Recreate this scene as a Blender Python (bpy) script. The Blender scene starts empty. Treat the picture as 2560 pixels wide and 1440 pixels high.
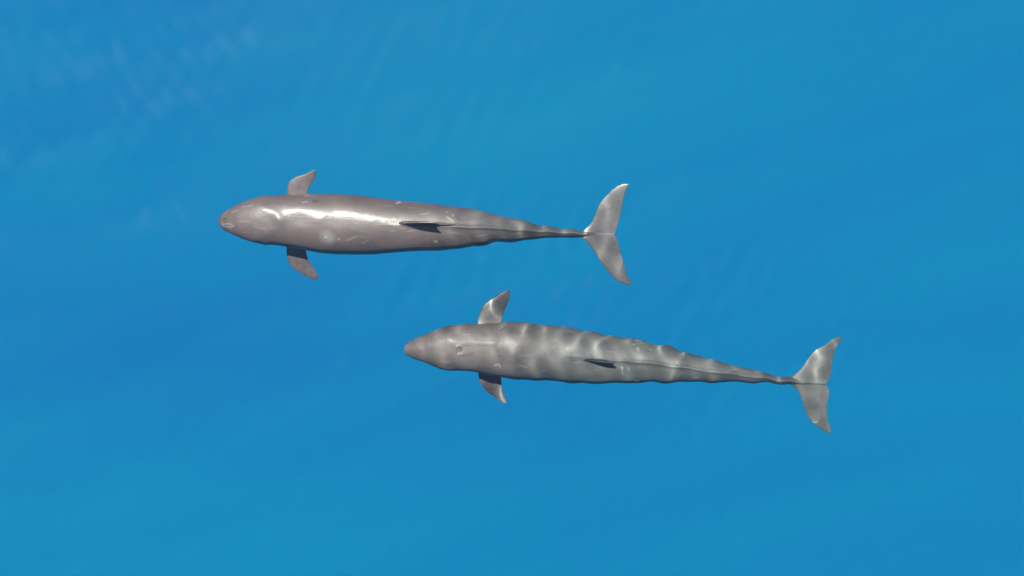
import bpy, math
import numpy as np
R = math.radians
S = bpy.context.scene
COL = S.collection

# ------------------------------------------------------------------ camera, sky, sun, exposure
H = 13.0                                   # metres from the calm water to the drone
PXM = 200.0                                # photo pixels per metre at the surface
cam = bpy.data.objects.new('drone_camera', bpy.data.cameras.new('drone_camera'))
COL.objects.link(cam)
cam.location = (0, 0, H)
cam.rotation_euler = (0, 0, 0)
cam.data.sensor_width = 36.0
cam.data.lens = 36.0 * H / (2560 / PXM)
cam.data.clip_end = 3000
S.camera = cam

SUN_ZEN, SUN_AZ = 34.0, -22.0                # degrees from the zenith, from +Y
w = bpy.data.worlds.new('World'); S.world = w; w.use_nodes = True
nt = w.node_tree
bg = nt.nodes['Background']
sky = nt.nodes.new('ShaderNodeTexSky')
sky.sky_type = 'NISHITA'; sky.sun_disc = False
sky.sun_elevation = R(90 - SUN_ZEN); sky.sun_rotation = R(SUN_AZ)
nt.links.new(sky.outputs[0], bg.inputs[0])
bg.inputs[1].default_value = 0.062
sky.dust_density = 0.4; sky.air_density = 1.0; sky.ozone_density = 1.0

sl = bpy.data.lights.new('sun', 'SUN')
sl.energy = 5.0; sl.angle = R(0.5); sl.color = (1.0, 0.93, 0.82)
sl.cycles.is_caustics_light = True
sl.cycles.use_multiple_importance_sampling = False
sun = bpy.data.objects.new('sun', sl); COL.objects.link(sun)
sun.rotation_euler = (R(-SUN_ZEN), 0, R(-SUN_AZ))

S.view_settings.view_transform = 'Standard'
S.view_settings.look = 'None'
S.view_settings.exposure = 2.3
S.view_settings.gamma = 1.0
S.render.engine = 'CYCLES'
cy = S.cycles
cy.use_denoising = True
cy.max_bounces = 10; cy.transmission_bounces = 8; cy.diffuse_bounces = 4; cy.glossy_bounces = 4
cy.volume_bounces = 2
cy.caustics_refractive = True; cy.caustics_reflective = False
cy.sample_clamp_indirect = 6.0
cy.blur_glossy = 0.0

# ------------------------------------------------------------------ helpers
def node(nt, kind, **kw):
    n = nt.nodes.new(kind)
    for k, v in kw.items(): setattr(n, k, v)
    return n

def new_mat(name):
    m = bpy.data.materials.new(name); m.use_nodes = True
    return m, m.node_tree, m.node_tree.nodes['Principled BSDF']

def mesh_from(name, verts, faces, smooth=True):
    me = bpy.data.meshes.new(name)
    me.from_pydata([tuple(v) for v in verts], [], faces)
    me.validate(); me.update()
    if smooth: me.polygons.foreach_set('use_smooth', [True] * len(me.polygons))
    return me

def W(px, py, z=0.0):
    """metres at height z seen at photo position (px, py)"""
    f = (H - z) / H if z >= 0 else (H - z / 1.333) / H
    return np.array([(px - 1280) / PXM * f, -(py - 720) / PXM * f, z])

# ------------------------------------------------------------------ water surface
rng = np.random.RandomState(11)
def axis(half, step, far):
    core = np.arange(-half, half + 1e-6, step)
    out, s, x = [], step, half
    while x < far:
        s *= 1.22; x += s; out.append(x)
    out = np.array(out)
    return np.concatenate([-out[::-1], core, out])

WAVES = []
def add_waves(n, lo, hi, slope, mean_dir, spread):
    for _ in range(n):
        lam = math.exp(rng.uniform(math.log(lo), math.log(hi)))
        k = 2 * math.pi / lam
        a = slope / k * rng.uniform(0.5, 1.3)
        th = R(mean_dir + rng.normal(0, spread))
        WAVES.append((a, k * math.cos(th), k * math.sin(th), rng.uniform(0, 6.283), k))
add_waves(44, 0.20, 0.52, 0.026, -14, 33)      # short ripples that make the caustics
add_waves(16, 0.9, 2.2, 0.009, -60, 30)        # wavelets
add_waves(8, 3.0, 8.0, 0.012, -72, 14)         # low swell

def height(X, Y, cell=None):
    Z = np.zeros_like(X)
    # the slick that the rising back of the upper whale leaves on the surface
    d = np.hypot(np.maximum(np.abs(X + 2.45) - 0.85, 0) / 0.55, (Y - 0.85) / 0.75)
    d2 = np.hypot((X + 1.05) / 0.55, (Y + 0.75) / 0.6)
    calm = (1 - 0.88 * np.exp(-d ** 2.5)) * (1 - 0.5 * np.exp(-d2 ** 2.5))
    # ripples gather over the moving whales and in a breeze patch up on the left, the rest is smoother
    breeze = np.exp(-((X + 5.2) / 1.9) ** 2 - ((Y - 2.1) / 1.9) ** 2)
    gust = 0.30 + 0.70 * np.maximum(np.exp(-((X - 0.9) / 3.6) ** 4 - ((Y + 0.15 + 0.22 * X) / 1.35) ** 4),
                                    0.5 * breeze)
    gust = gust + 0.5 * np.exp(-((X - 0.5) / 1.0) ** 4 - ((Y - 0.8) / 0.45) ** 2)
    for a, kx, ky, p, k in WAVES:
        t = a * np.sin(kx * X + ky * Y + p)
        if cell is not None: t = t * np.clip(1.2 - cell * k / 2.2, 0, 1)
        if k > 2.5: t = t * calm
        t = t * (gust if k > 8 else 1 + 1.9 * breeze if k > 2.5 else 1)
        Z += t
    # small bow ripples curling round the snout of the upper whale
    rr = np.hypot((X + 3.28), (Y - 0.80) * 1.05); an = np.arctan2(Y - 0.80, X + 3.28)
    side = np.exp(-(np.angle(np.exp(1j * (an - R(205)))) / 0.95) ** 2)
    Z += 0.0035 * side * np.sin((rr - 0.40) * 2 * math.pi / 0.16) * np.exp(-((rr - 0.46) / 0.13) ** 2)
    return Z

def grid_mesh(name, xs, ys, zf):
    X, Y = np.meshgrid(xs, ys)
    cx = np.gradient(xs); cyy = np.gradient(ys)
    cell = np.maximum(cx[None, :] + 0 * Y, cyy[:, None] + 0 * X)
    Z = zf(X, Y, cell)
    nx, ny = len(xs), len(ys)
    co = np.stack([X, Y, Z], -1).reshape(-1, 3).astype(np.float32)
    i = np.arange(nx * ny).reshape(ny, nx)
    q = np.stack([i[:-1, :-1], i[:-1, 1:], i[1:, 1:], i[1:, :-1]], -1).reshape(-1, 4)
    me = bpy.data.meshes.new(name)
    me.vertices.add(len(co)); me.vertices.foreach_set('co', co.ravel())
    me.loops.add(q.size); me.loops.foreach_set('vertex_index', q.ravel().astype(np.int32))
    me.polygons.add(len(q)); me.polygons.foreach_set('loop_start', np.arange(0, q.size, 4, dtype=np.int32))
    me.polygons.foreach_set('use_smooth', np.ones(len(q), dtype=bool))
    me.update(calc_edges=True); me.validate()
    return me

me = grid_mesh('water', axis(7.0, 0.02, 700), axis(4.2, 0.02, 700), height)
water = bpy.data.objects.new('water', me); COL.objects.link(water)
water['kind'] = 'structure'
water['label'] = 'clear rippled sea surface over deep blue water'
m = bpy.data.materials.new('sea_surface'); m.use_nodes = True
nt = m.node_tree; nt.nodes.clear()
o = node(nt, 'ShaderNodeOutputMaterial'); g = node(nt, 'ShaderNodeBsdfGlass')
g.inputs['Color'].default_value = (0.95, 0.99, 1, 1); g.inputs['Roughness'].default_value = 0.0
g.inputs['IOR'].default_value = 1.333
nt.links.new(g.outputs[0], o.inputs['Surface'])

me.materials.append(m)
water.cycles.is_caustics_caster = True

# the deep water itself, the blue that comes back up from below
me = grid_mesh('deep_water', axis(30, 3.0, 900), axis(20, 3.0, 900), lambda X, Y, c: -16 + 0 * X)
deep = bpy.data.objects.new('deep_water', me); COL.objects.link(deep)
deep['kind'] = 'structure'; deep['label'] = 'deep blue sea below the surface'
m, nt, b = new_mat('deep_sea')
L = nt.links.new
tc = node(nt, 'ShaderNodeTexCoord')
def stretched(ang, sx, sy, detail, off):
    ro = node(nt, 'ShaderNodeMapping'); ro.inputs['Rotation'].default_value = (0, 0, R(-ang))
    sc = node(nt, 'ShaderNodeMapping'); sc.inputs['Scale'].default_value = (sx, sy, 1); sc.inputs['Location'].default_value = off
    nz = node(nt, 'ShaderNodeTexNoise'); nz.inputs['Scale'].default_value = 1.0
    nz.inputs['Detail'].default_value = detail; nz.inputs['Roughness'].default_value = 0.45
    L(tc.outputs['Object'], ro.inputs[0]); L(ro.outputs[0], sc.inputs[0]); L(sc.outputs[0], nz.inputs[0])
    return nz.outputs[0]
def mathn(op, a, b_):
    n = node(nt, 'ShaderNodeMath', operation=op)
    for k, v in enumerate((a, b_)):
        if isinstance(v, (int, float)): n.inputs[k].default_value = v
        else: L(v, n.inputs[k])
    return n.outputs[0]
broad = stretched(14, 0.055, 0.20, 3, (3.1, 7.7, 0))
fine = stretched(17, 0.11, 0.75, 2, (1.3, 2.2, 0))
v = mathn('ADD', mathn('MULTIPLY', broad, 0.7), mathn('MULTIPLY', fine, 0.3))
# soft shade over the water on the left, painted as a deeper blue ellipse
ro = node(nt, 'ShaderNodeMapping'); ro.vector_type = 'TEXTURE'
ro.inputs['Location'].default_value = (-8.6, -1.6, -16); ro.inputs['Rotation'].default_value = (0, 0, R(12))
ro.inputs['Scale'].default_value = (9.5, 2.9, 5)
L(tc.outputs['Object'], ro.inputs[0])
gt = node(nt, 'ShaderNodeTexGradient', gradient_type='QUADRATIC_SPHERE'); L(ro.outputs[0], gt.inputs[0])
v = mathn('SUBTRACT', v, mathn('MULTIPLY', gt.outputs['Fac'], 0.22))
rp = node(nt, 'ShaderNodeValToRGB')
rp.color_ramp.elements[0].position = 0.13; rp.color_ramp.elements[1].position = 0.78
rp.color_ramp.elements[0].color = (0.020, 0.45, 0.77, 1)
rp.color_ramp.elements[1].color = (0.020, 0.735, 0.80, 1)
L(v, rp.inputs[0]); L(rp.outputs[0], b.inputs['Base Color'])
b.inputs['Roughness'].default_value = 1.0; b.inputs['Specular IOR Level'].default_value = 0.0
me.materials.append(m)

# ------------------------------------------------------------------ whales
def interp(tab, x):
    t = np.array(tab, float)
    return np.interp(x, t[:, 0], t[:, 1])

def smooth1(v, n):
    for _ in range(n):
        v = v.copy(); v[1:-1] = 0.25 * v[:-2] + 0.5 * v[1:-1] + 0.25 * v[2:]
    return v

def polyline(pts, n):
    p = np.array(pts, float)
    d = np.concatenate([[0], np.cumsum(np.linalg.norm(np.diff(p, axis=0), axis=1))])
    s = np.linspace(0, d[-1], n)
    q = np.stack([np.interp(s, d, p[:, i]) for i in range(p.shape[1])], 1)
    for i in range(q.shape[1]): q[:, i] = smooth1(q[:, i], 3)
    return q

def shell_add(V, F, rings):
    """closed loft: list of (n,3) rings"""
    base = len(V); n = len(rings[0])
    for r in rings: V.extend(r.tolist())
    for i in range(len(rings) - 1):
        for j in range(n):
            a = base + i * n + j; b = base + i * n + (j + 1) % n
            F.append((a, b, b + n, a + n))
    for i, rev in ((0, True), (len(rings) - 1, False)):
        c = len(V); V.append(rings[i].mean(0).tolist())
        for j in range(n):
            a = base + i * n + j; b = base + i * n + (j + 1) % n
            F.append((a, c, b) if rev else (a, b, c))

def fin(V, F, lead, trail, n, thick, edge=0.007, nsec=40):
    """foil shaped fin between a leading and a trailing edge (3D polylines meeting near the tip)"""
    A = polyline(lead, nsec); B = polyline(trail, nsec)
    n = np.array(n, float); n /= np.linalg.norm(n)
    u = 0.5 - 0.5 * np.cos(np.linspace(0, math.pi, 15))
    prof = 5 * (0.2969 * np.sqrt(u) - 0.126 * u - 0.3516 * u**2 + 0.2843 * u**3 - 0.1015 * u**4)
    rings = []
    for i in range(nsec):
        c = np.linalg.norm(B[i] - A[i])
        s = i / (nsec - 1)
        th = np.maximum(thick * c * prof * (1 - 0.25 * s) + edge * np.clip(4 * u * (1 - u), 0, 1) ** 0.4, 0.0048)
        mid = A[i] + (B[i] - A[i]) * u[:, None]
        up = mid + n * th[:, None]; dn = mid - n * th[:, None]
        rings.append(np.concatenate([up, dn[-2:0:-1]]))
    shell_add(V, F, rings)

def build_whale(name, P, label):
    V, F = [], []
    xs = np.linspace(P['top'][0][0], P['top'][-1][0], 150)
    # finer stations near the snout
    x0 = xs[0]; t = np.linspace(0, 1, 170); xs = x0 + (xs[-1] - x0) * (t ** 1.35)
    yt, yb = interp(P['top'], xs), interp(P['bot'], xs)
    yt[8:] = smooth1(yt[8:], 6); yb[8:] = smooth1(yb[8:], 6)
    zc = smooth1(interp(P['zc'], xs), 12)
    up = interp(P['up'], xs); dn = interp(P['dn'], xs)
    ne = smooth1(interp(P['n'], xs), 10); rg = smooth1(interp(P['ridge'], xs), 6)
    rings = []
    ntheta = 72
    th = np.linspace(0, 2 * math.pi, ntheta, endpoint=False)
    L0 = P['top'][-1][0] - x0
    for i, x in enumerate(xs):
        a = W(x, yt[i], zc[i]); b = W(x, yb[i], zc[i])
        hw = abs(a[1] - b[1]) / 2; cyy = (a[1] + b[1]) / 2
        c, s = np.cos(th), np.sin(th)
        e = 2 / ne[i]
        yy = np.sign(c) * np.abs(c) ** e * hw
        h = np.where(s > 0, up[i], dn[i]) * hw
        zz = np.sign(s) * np.abs(s) ** (2 / 2.1) * h
        zz += rg[i] * np.exp(-(yy / 0.022) ** 2) * (s > 0)
        rings.append(np.stack([np.full(ntheta, a[0]), cyy + yy, zc[i] + zz], 1))
    shell_add(V, F, rings)
    for f in P['fins']:
        fin(V, F, *f)
    raw = mesh_from(name, V, F)
    ob = bpy.data.objects.new(name, raw); COL.objects.link(ob)
    md = ob.modifiers.new('r', 'REMESH'); md.mode = 'VOXEL'; md.voxel_size = 0.0062; md.use_smooth_shade = True
    dg = bpy.context.evaluated_depsgraph_get()
    me = bpy.data.meshes.new_from_object(ob.evaluated_get(dg))
    ob.modifiers.clear(); ob.data = me; bpy.data.meshes.remove(raw); me.name = name
    # ---- relax the voxel steps (Taubin: no shrinking of the thin edges)
    nv = len(me.vertices)
    co = np.empty(nv * 3); me.vertices.foreach_get('co', co); co = co.reshape(-1, 3)
    ed = np.empty(len(me.edges) * 2, dtype=np.int32); me.edges.foreach_get('vertices', ed); ed = ed.reshape(-1, 2)
    deg = np.bincount(ed.ravel(), minlength=nv)[:, None].astype(float)
    def lap(c):
        s = np.zeros_like(c)
        for k in range(c.shape[1]):
            s[:, k] = np.bincount(ed[:, 0], c[ed[:, 1], k], nv) + np.bincount(ed[:, 1], c[ed[:, 0], k], nv)
        return s / deg - c
    for _ in range(14):
        co = co + 0.5 * lap(co); co = co - 0.52 * lap(co)
    me.vertices.foreach_set('co', co.ravel()); me.update()
    nr = np.empty(nv * 3); me.vertices.foreach_get('normal', nr); nr = nr.reshape(-1, 3)
    upw = np.clip(nr[:, 2] * 3, 0, 1)
    # back to photo pixels on the plan, to place marks and creases
    f = np.where(co[:, 2] >= 0, (H - co[:, 2]) / H, (H - co[:, 2] / 1.333) / H)
    px = co[:, 0] / f * PXM + 1280; py = -co[:, 1] / f * PXM + 720
    # ---- sculpted relief
    disp = np.zeros(nv)
    for (ax, ay, bx, by, r, h) in P['relief']:
        d, tt = segdist(px, py, ax, ay, bx, by)
        disp += h * np.exp(-(d / r) ** 2) * upw
    for (cx, cy_, rx, ry, h) in P['bulge']:
        disp += h * np.exp(-((px - cx) / rx) ** 2 - ((py - cy_) / ry) ** 2)
    co = co + nr * disp[:, None]
    me.vertices.foreach_set('co', co.ravel()); me.update()
    # ---- scars and pale marks of the skin
    mk = np.zeros(nv); dk = np.zeros(nv)
    rs = np.random.RandomState(P['seed'])
    X0, X1 = P['top'][0][0], P['top'][-1][0]
    for _ in range(34):
        x = rs.uniform(X0 + 30, X1 - 120); a_, b__ = interp(P['top'], x), interp(P['bot'], x)
        y = a_ + (b__ - a_) * rs.uniform(.12, .88); q = rs.normal(0, .5); l = rs.uniform(8, 34)
        P['marks'].append((x, y, x + l * math.cos(q), y + l * math.sin(q) * .5, rs.uniform(1.0, 1.8), rs.choice([.28, .4, -.3, .2])))
    for (ax, ay, bx, by, r, v) in P['marks']:
        d, tt = segdist(px, py, ax, ay, bx, by)
        q = np.clip(1.4 - d / r, 0, 1) * upw * abs(v)
        if v > 0: mk = np.maximum(mk, q)
        else: dk = np.maximum(dk, q)
    # flippers and flukes: greyer, blotched skin
    out = np.maximum(interp(P['top'], px) - py, py - interp(P['bot'], px))
    blot = 0.5 + 0.5 * np.sin(px * .21 + 2.1 * np.sin(py * .13)) * np.sin(py * .17 + 1.7 * np.sin(px * .11))
    dk = np.maximum(dk, (0.02 + 0.24 * blot) * np.clip((out - 2) / 10, 0, 1))
    dk = np.maximum(dk, (0.30 + 0.25 * blot) * np.clip((out - 2) / 10, 0, 1) * (px < X0 + 400))
    fx0, fx1, fz = P['finbox']                     # shade on the dorsal fin, painted in by darkening its skin
    dk = np.maximum(dk, 0.85 * np.clip((co[:, 2] - fz) / 0.03, 0, 1) * (px > fx0) * (px < fx1))
    a = me.attributes.new('pale', 'FLOAT', 'POINT'); a.data.foreach_set('value', mk.astype(np.float32))
    a = me.attributes.new('dark', 'FLOAT', 'POINT'); a.data.foreach_set('value', dk.astype(np.float32))
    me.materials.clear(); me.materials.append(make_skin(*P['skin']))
    me.polygons.foreach_set('use_smooth', np.ones(len(me.polygons), dtype=bool))
    ob['label'] = label; ob['category'] = 'whale'; ob['group'] = 'whales swimming just under the surface'
    ob.cycles.is_caustics_receiver = True
    return ob

def segdist(px, py, ax, ay, bx, by):
    vx, vy = bx - ax, by - ay
    l2 = vx * vx + vy * vy + 1e-9
    t = np.clip(((px - ax) * vx + (py - ay) * vy) / l2, 0, 1)
    return np.hypot(px - ax - t * vx, py - ay - t * vy), t

# ---- skin
def make_skin(front, xa, xb, rough, spec, coat):
    m, nt, b = new_mat('whale_skin')
    L = nt.links.new
    tc = node(nt, 'ShaderNodeTexCoord')
    n1 = node(nt, 'ShaderNodeTexNoise'); n1.inputs['Scale'].default_value = 3.2; n1.inputs['Detail'].default_value = 6
    n1.inputs['Roughness'].default_value = 0.6
    mp = node(nt, 'ShaderNodeMapping'); mp.inputs['Scale'].default_value = (0.6, 1.2, 1)
    L(tc.outputs['Object'], mp.inputs[0]); L(mp.outputs[0], n1.inputs[0])
    rp = node(nt, 'ShaderNodeValToRGB')
    rp.color_ramp.elements[0].position = 0.3; rp.color_ramp.elements[1].position = 0.72
    rp.color_ramp.elements[0].color = (*[c * 0.68 for c in front], 1)
    rp.color_ramp.elements[1].color = (*[c * 1.35 for c in front], 1)
    L(n1.outputs[0], rp.inputs[0])
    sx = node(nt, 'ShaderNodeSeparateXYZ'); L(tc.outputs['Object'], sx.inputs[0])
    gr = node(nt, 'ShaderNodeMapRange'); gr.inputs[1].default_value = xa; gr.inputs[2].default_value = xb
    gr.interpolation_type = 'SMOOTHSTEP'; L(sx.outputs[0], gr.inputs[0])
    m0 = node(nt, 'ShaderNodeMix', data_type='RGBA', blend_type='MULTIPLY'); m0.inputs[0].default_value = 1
    mw = node(nt, 'ShaderNodeMix', data_type='RGBA'); mw.inputs[6].default_value = (1, 1, 1, 1); mw.inputs[7].default_value = (0.82, 1.02, 1.04, 1)  # tail tinted teal, standing in for light filtered by deeper water
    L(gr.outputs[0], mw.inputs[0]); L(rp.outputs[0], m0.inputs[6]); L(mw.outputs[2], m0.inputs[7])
    ap = node(nt, 'ShaderNodeAttribute', attribute_name='pale'); ad = node(nt, 'ShaderNodeAttribute', attribute_name='dark')
    n2 = node(nt, 'ShaderNodeTexNoise'); n2.inputs['Scale'].default_value = 38; n2.inputs['Detail'].default_value = 4
    L(tc.outputs['Object'], n2.inputs[0])
    mu = node(nt, 'ShaderNodeMath', operation='MULTIPLY'); L(ap.outputs['Fac'], mu.inputs[0])
    mr = node(nt, 'ShaderNodeMapRange'); mr.inputs[1].default_value = 0.3; mr.inputs[2].default_value = 0.6
    mr.inputs[3].default_value = 0.45; mr.inputs[4].default_value = 1.0
    L(n2.outputs[0], mr.inputs[0]); L(mr.outputs[0], mu.inputs[1])
    m1 = node(nt, 'ShaderNodeMix', data_type='RGBA'); m1.inputs[7].default_value = (0.17, 0.17, 0.155, 1)
    L(mu.outputs[0], m1.inputs[0]); L(m0.outputs[2], m1.inputs[6])
    m2 = node(nt, 'ShaderNodeMix', data_type='RGBA'); m2.inputs[7].default_value = (0.012, 0.012, 0.015, 1)
    L(ad.outputs['Fac'], m2.inputs[0]); L(m1.outputs[2], m2.inputs[6])
    L(m2.outputs[2], b.inputs['Base Color'])
    b.inputs['Roughness'].default_value = rough
    b.inputs['Specular IOR Level'].default_value = spec
    b.inputs['Coat Weight'].default_value = coat; b.inputs['Coat Roughness'].default_value = 0.26
    n3 = node(nt, 'ShaderNodeTexNoise'); n3.inputs['Scale'].default_value = 9; n3.inputs['Detail'].default_value = 6
    L(tc.outputs['Object'], n3.inputs[0])
    bp = node(nt, 'ShaderNodeBump'); bp.inputs['Strength'].default_value = 0.4; bp.inputs['Distance'].default_value = 0.01
    L(n3.outputs[0], bp.inputs['Height']); L(bp.outputs[0], b.inputs['Normal']); L(bp.outputs[0], b.inputs['Coat Normal'])
    return m

def lift(pts, za, zb):
    """photo outline -> 3D, height running from za at the root to zb at the tip"""
    p = np.array(pts, float)
    d = np.concatenate([[0], np.cumsum(np.linalg.norm(np.diff(p, axis=0), axis=1))]); d /= d[-1]
    return [W(a, b_, za + (zb - za) * t) for (a, b_), t in zip(p, d)]

def dorsal(xa, ya, xb, yb, zbase, h, tipx, tipy):
    """(xa,ya)-(xb,yb) base line in photo pixels at height zbase, tip at (tipx,tipy)"""
    A = W(xa, ya, zbase); B = W(xb, yb, zbase); T = W(tipx, tipy, zbase + h)
    def pt(u, v):                      # u along the base, v up
        q = A + (B - A) * u
        q = q + (T - (A + (B - A) * 0.5)) * np.array([0, 1, 0]) * v
        q[2] = zbase + h * v
        return q
    lead = [pt(-.12, -.25), pt(0, 0), pt(.12, .28), pt(.26, .60), pt(.42, .86), pt(.58, .98), pt(.72, 1.0)]
    trail = [pt(1.15, -.25), pt(1.0, -.02), pt(.84, .10), pt(.75, .28), pt(.73, .52), pt(.75, .76), pt(.79, .92), pt(.77, .985)]
    return (lead, trail, (0, 1, 0), 0.06, 0.0065)

# ------------- upper whale
P1 = dict(
 seed=4, finbox=(985,1140,-.005),
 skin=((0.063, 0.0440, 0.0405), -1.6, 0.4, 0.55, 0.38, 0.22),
 top=[(545,550),(547,543),(552,537),(561,530),(575,521),(590,513),(608,505),(626,499),(642,494),(658,490.5),(692,487.6),(719,486),(771,484.7),(816,484.7),(861,485.5),(895,487.5),(940,493.7),(985,500),(1042,505),(1098,511.5),(1143,517),(1177,522.5),(1211,530),(1249,538.5),(1286,547.3),(1329,557),(1372,565.6),(1415,571.7),(1437,573),(1460,577),(1490,584)],
 bot=[(545,553),(547,561),(552,569),(561,576),(575,583),(601,595),(618,601),(635,606.5),(650,609.5),(665,611.7),(692,613),(717,617),(766,626),(805,633),(850,636),(895,637),(940,635.5),(985,631.5),(1042,627.5),(1098,627),(1125,623.5),(1166,619),(1200,614.5),(1249,606),(1275,605),(1329,599),(1372,595.3),(1415,593.5),(1441,594),(1460,592),(1490,588)],
 zc=[(545,-.27),(600,-.28),(700,-.312),(850,-.363),(1000,-.318),(1130,-.365),(1250,-.40),(1350,-.425),(1440,-.44),(1490,-.44)],
 up=[(545,.7),(600,.82),(640,.81),(700,.80),(850,.81),(1000,.87),(1150,1.02),(1250,1.32),(1350,1.5),(1415,1.6),(1450,1.4),(1490,1.0)],
 dn=[(545,.8),(600,.95),(700,1.0),(850,1.05),(1000,1.05),(1150,1.1),(1250,1.3),(1350,1.7),(1415,2.0),(1450,1.6),(1490,1.0)],
 n=[(545,2.0),(680,2.45),(880,2.4),(960,2.0),(1100,1.9),(1200,1.65),(1300,1.5),(1415,1.5),(1490,1.7)],
 ridge=[(545,0),(960,0),(1000,.006),(1125,.016),(1200,.020),(1415,.020),(1480,.012),(1490,.008)],
 relief=[(618,498,690,534,13,.007),(631,602,700,566,13,.007)],
 bulge=[(698,549,17,13,.015),(752,548,22,22,-.007),(800,549,16,12,.004),(656,490,9,6,.008),(664,611,9,6,.008)],
 marks=[(815,592,822,595,15,.55),(812,593,817,592,4,1),(557,561,572,559,2,.6),(572,559,584,564,2,.6),(584,564,578,568,2,.6),(578,568,560,566,2,.5),(560,566,557,561,2,.5),(991,508,1000,505,2.2,1),
        (1117,543,1132,554,2.2,.7),(1132,536,1132,538,2.5,.6),(1116,529,1117,530,2,.5),(1088,603,1092,604,2.4,.8),(1124,623,1126,623,3,1),
        (756,506,768,504,2,.5),(556,549,563,546,2.2,-.8),(784,504,795,502,3.5,-.6),(845,598,848,597,2.5,.6),
        (765,490,772,488,2.5,.3),(600,566,600,566,2,.4)],
 fins=[])
a, c = -0.50, -0.56
P1['fins'] += [
 (lift([(1446,584),(1456,574),(1467,565),(1480,550),(1491,527),(1506,500),(1527,476),(1551,460),(1568,457),(1573,460)], -.45,-.39),
  lift([(1540,587),(1543.5,577),(1546.5,551),(1552.5,523),(1558,495),(1564,479),(1570,466),(1573,460)], -.45,-.38), (0,0,1), .055, .007),
 (lift([(1446,587),(1458,598),(1470,607),(1484,628),(1502,658),(1521,684),(1544,703),(1560,715),(1571,717),(1573,714)], -.44,-.50),
  lift([(1540,586),(1544.5,596),(1546.5,607),(1549,630),(1557,654),(1562,673),(1566,692),(1573,714)], -.44,-.50), (0,0,1), .055, .007),
 (lift([(724,520),(718,486),(716.5,468),(724,451),(740,440),(766,434),(780,427),(787,425)], -.49,-.43),
  lift([(775,520),(769,485),(772,472),(780,459),(790,445),(793,434),(791,427)], -.50,-.44), (0,-.25,1), .09, .008),
 (lift([(724,580),(716,617),(716,644),(724,662),(735,675),(755,685),(775,696),(787,699)], -.48,-.64),
  lift([(768,580),(764,623),(768,639),(771,648),(778,662),(792,678),(796,688),(793,696)], -.48,-.64), (0,.25,1), .09, .008),
 dorsal(996,558,1122,561,-.035,.165,1078,556),
]
build_whale('whale', P1, 'greyish brown whale with a sunlit wet back breaking the surface and a pale round scar')

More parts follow.
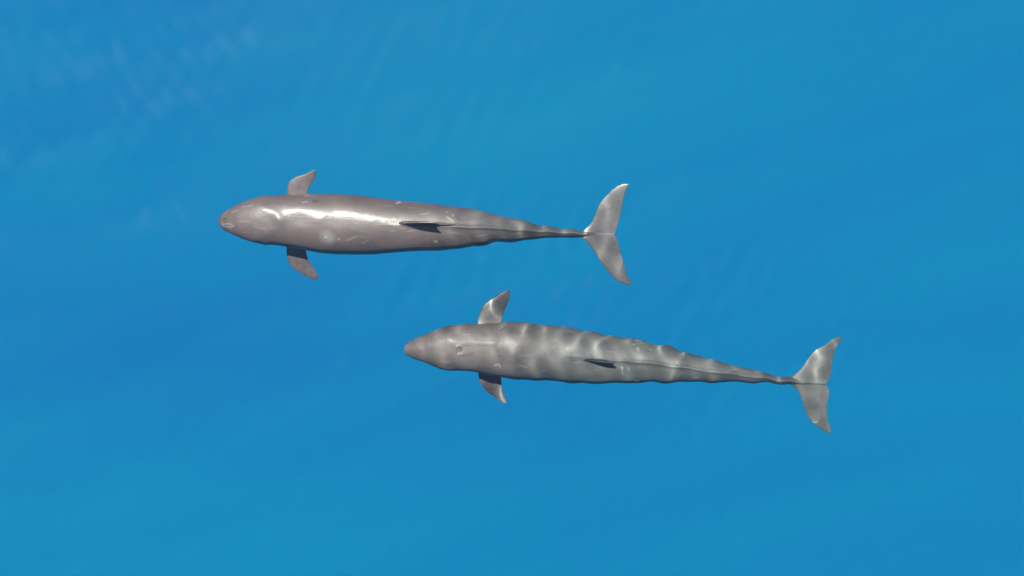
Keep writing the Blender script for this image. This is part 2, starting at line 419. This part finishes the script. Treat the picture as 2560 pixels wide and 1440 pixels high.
# ------------- lower whale
P2 = dict(
 seed=9, finbox=(1425,1575,-.235),
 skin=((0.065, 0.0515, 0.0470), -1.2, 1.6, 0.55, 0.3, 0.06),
 top=[(1009,870),(1011,864),(1018,858),(1038,846),(1070,833),(1104,820),(1126,814),(1160,810.5),(1194,809.5),(1246,808),(1273,805.6),(1307,805),(1341,809),(1378,816),(1408,818.5),(1441,822.5),(1475,829),(1508,834),(1533,837.5),(1566,844),(1616,852),(1650,861.5),(1683,870),(1716,880),(1750,890.5),(1784,899),(1817,908),(1860,918.4),(1903,931),(1935,938.5),(1957,941.5),(1985,946),(2015,955)],
 bot=[(1009,873),(1011,883),(1018,889),(1030,895),(1059,906.5),(1093,919),(1120,926),(1160,928.5),(1193,931),(1248,944),(1273,948),(1318,950),(1350,951.7),(1383,954),(1433,956.7),(1466,957),(1508,959.5),(1533,958.5),(1566,958),(1616,956.5),(1666,957),(1720,956),(1784,957),(1849,957),(1914,958),(1957,960),(1985,962),(2015,960)],
 zc=[(1009,-.38),(1100,-.42),(1200,-.455),(1350,-.51),(1500,-.52),(1650,-.50),(1800,-.475),(1950,-.44),(2015,-.42)],
 up=[(1009,.7),(1070,.82),(1130,.81),(1250,.80),(1400,.82),(1550,.90),(1700,1.10),(1800,1.5),(1900,1.6),(1957,1.6),(1985,1.3),(2015,.9)],
 dn=[(1009,.8),(1070,.95),(1200,1.0),(1400,1.05),(1550,1.1),(1700,1.3),(1800,1.5),(1900,1.8),(1957,2.0),(1985,1.5),(2015,.9)],
 n=[(1009,2.0),(1200,2.15),(1400,2.1),(1550,1.9),(1700,1.6),(1800,1.5),(1957,1.5),(2015,1.7)],
 ridge=[(1009,0),(1400,0),(1450,.006),(1565,.016),(1700,.020),(1950,.016),(2005,.012),(2015,.008)],
 relief=[(1090,822,1150,862,13,.006),(1110,922,1165,886,13,.006),(1165,857,1235,858,7,.004),(1150,870,1148,882,4,-.009),(1148,884,1156,886,4,.006),(1144,868,1152,868,4,.006)],
 bulge=[(1126,815,9,6,.006),(1128,926,9,6,.006)],
 marks=[(1151,869,1154,874,2,-.65),(1153,874,1151,880,2,-.65),(1236,914,1246,911,2.2,.8),(1246,911,1249,918,2.2,.8),(1588,852,1600,852.5,2.2,1),(1588,953,1599,952.5,2.6,1),
        (1555,918,1557,920,2.4,.7),(1557,920,1557,935,1.6,.4),(1568,917,1572,926,2,.5),(1593,870,1595,876,2.2,.6),(1252,828,1264,819,1.8,-.6),
        (1192,920,1196,916,2,-.5),(2033,1055,2040,1054,2,.7),(1622,872,1632,874,2,.4)],
 fins=[])
P2['fins'] += [
 (lift([(1966,953),(1980,942),(1993,932.5),(2008,916),(2021,897),(2041,874),(2060,858.5),(2086,844.5),(2102,840),(2109,842)], -.41,-.51),
  lift([(2064,960),(2072.5,951),(2077.5,933),(2081,903),(2087.5,882),(2096,863),(2106,851),(2109,842)], -.41,-.52), (0,.15,1), .055, .007),
 (lift([(1966,956),(1980,966),(1993,977),(2002,998),(2017,1028),(2030,1050),(2049,1073),(2064,1083),(2073,1084),(2076,1080)], -.42,-.50),
  lift([(2064,960.5),(2070,966),(2073,976),(2072.5,985),(2068,1002),(2067,1026),(2068,1050),(2073,1067),(2076,1080)], -.42,-.50), (0,.12,1), .055, .007),
 (lift([(1203,840),(1196,809),(1195,790),(1200.5,770.5),(1215,756),(1239,744),(1255,732),(1266,723.5)], -.60,-.62),
  lift([(1258,840),(1250,806),(1252.5,790),(1259,775),(1267,758),(1272.5,741),(1270,726)], -.60,-.63), (0,.05,1), .09, .008),
 (lift([(1203,890),(1194,930),(1195,951),(1204,966),(1219,980),(1240,993),(1253,1005),(1259,1009)], -.62,-.73),
  lift([(1252,890),(1250,941),(1251.5,955),(1256,971),(1262.5,987),(1266,999),(1265,1006)], -.62,-.73), (0,.25,1), .09, .008),
 dorsal(1436,897,1564,907,-.30,.215,1522,905),
]
build_whale('whale', P2, 'grey whale fully under water with light ripples over its back, lower right of the pair')
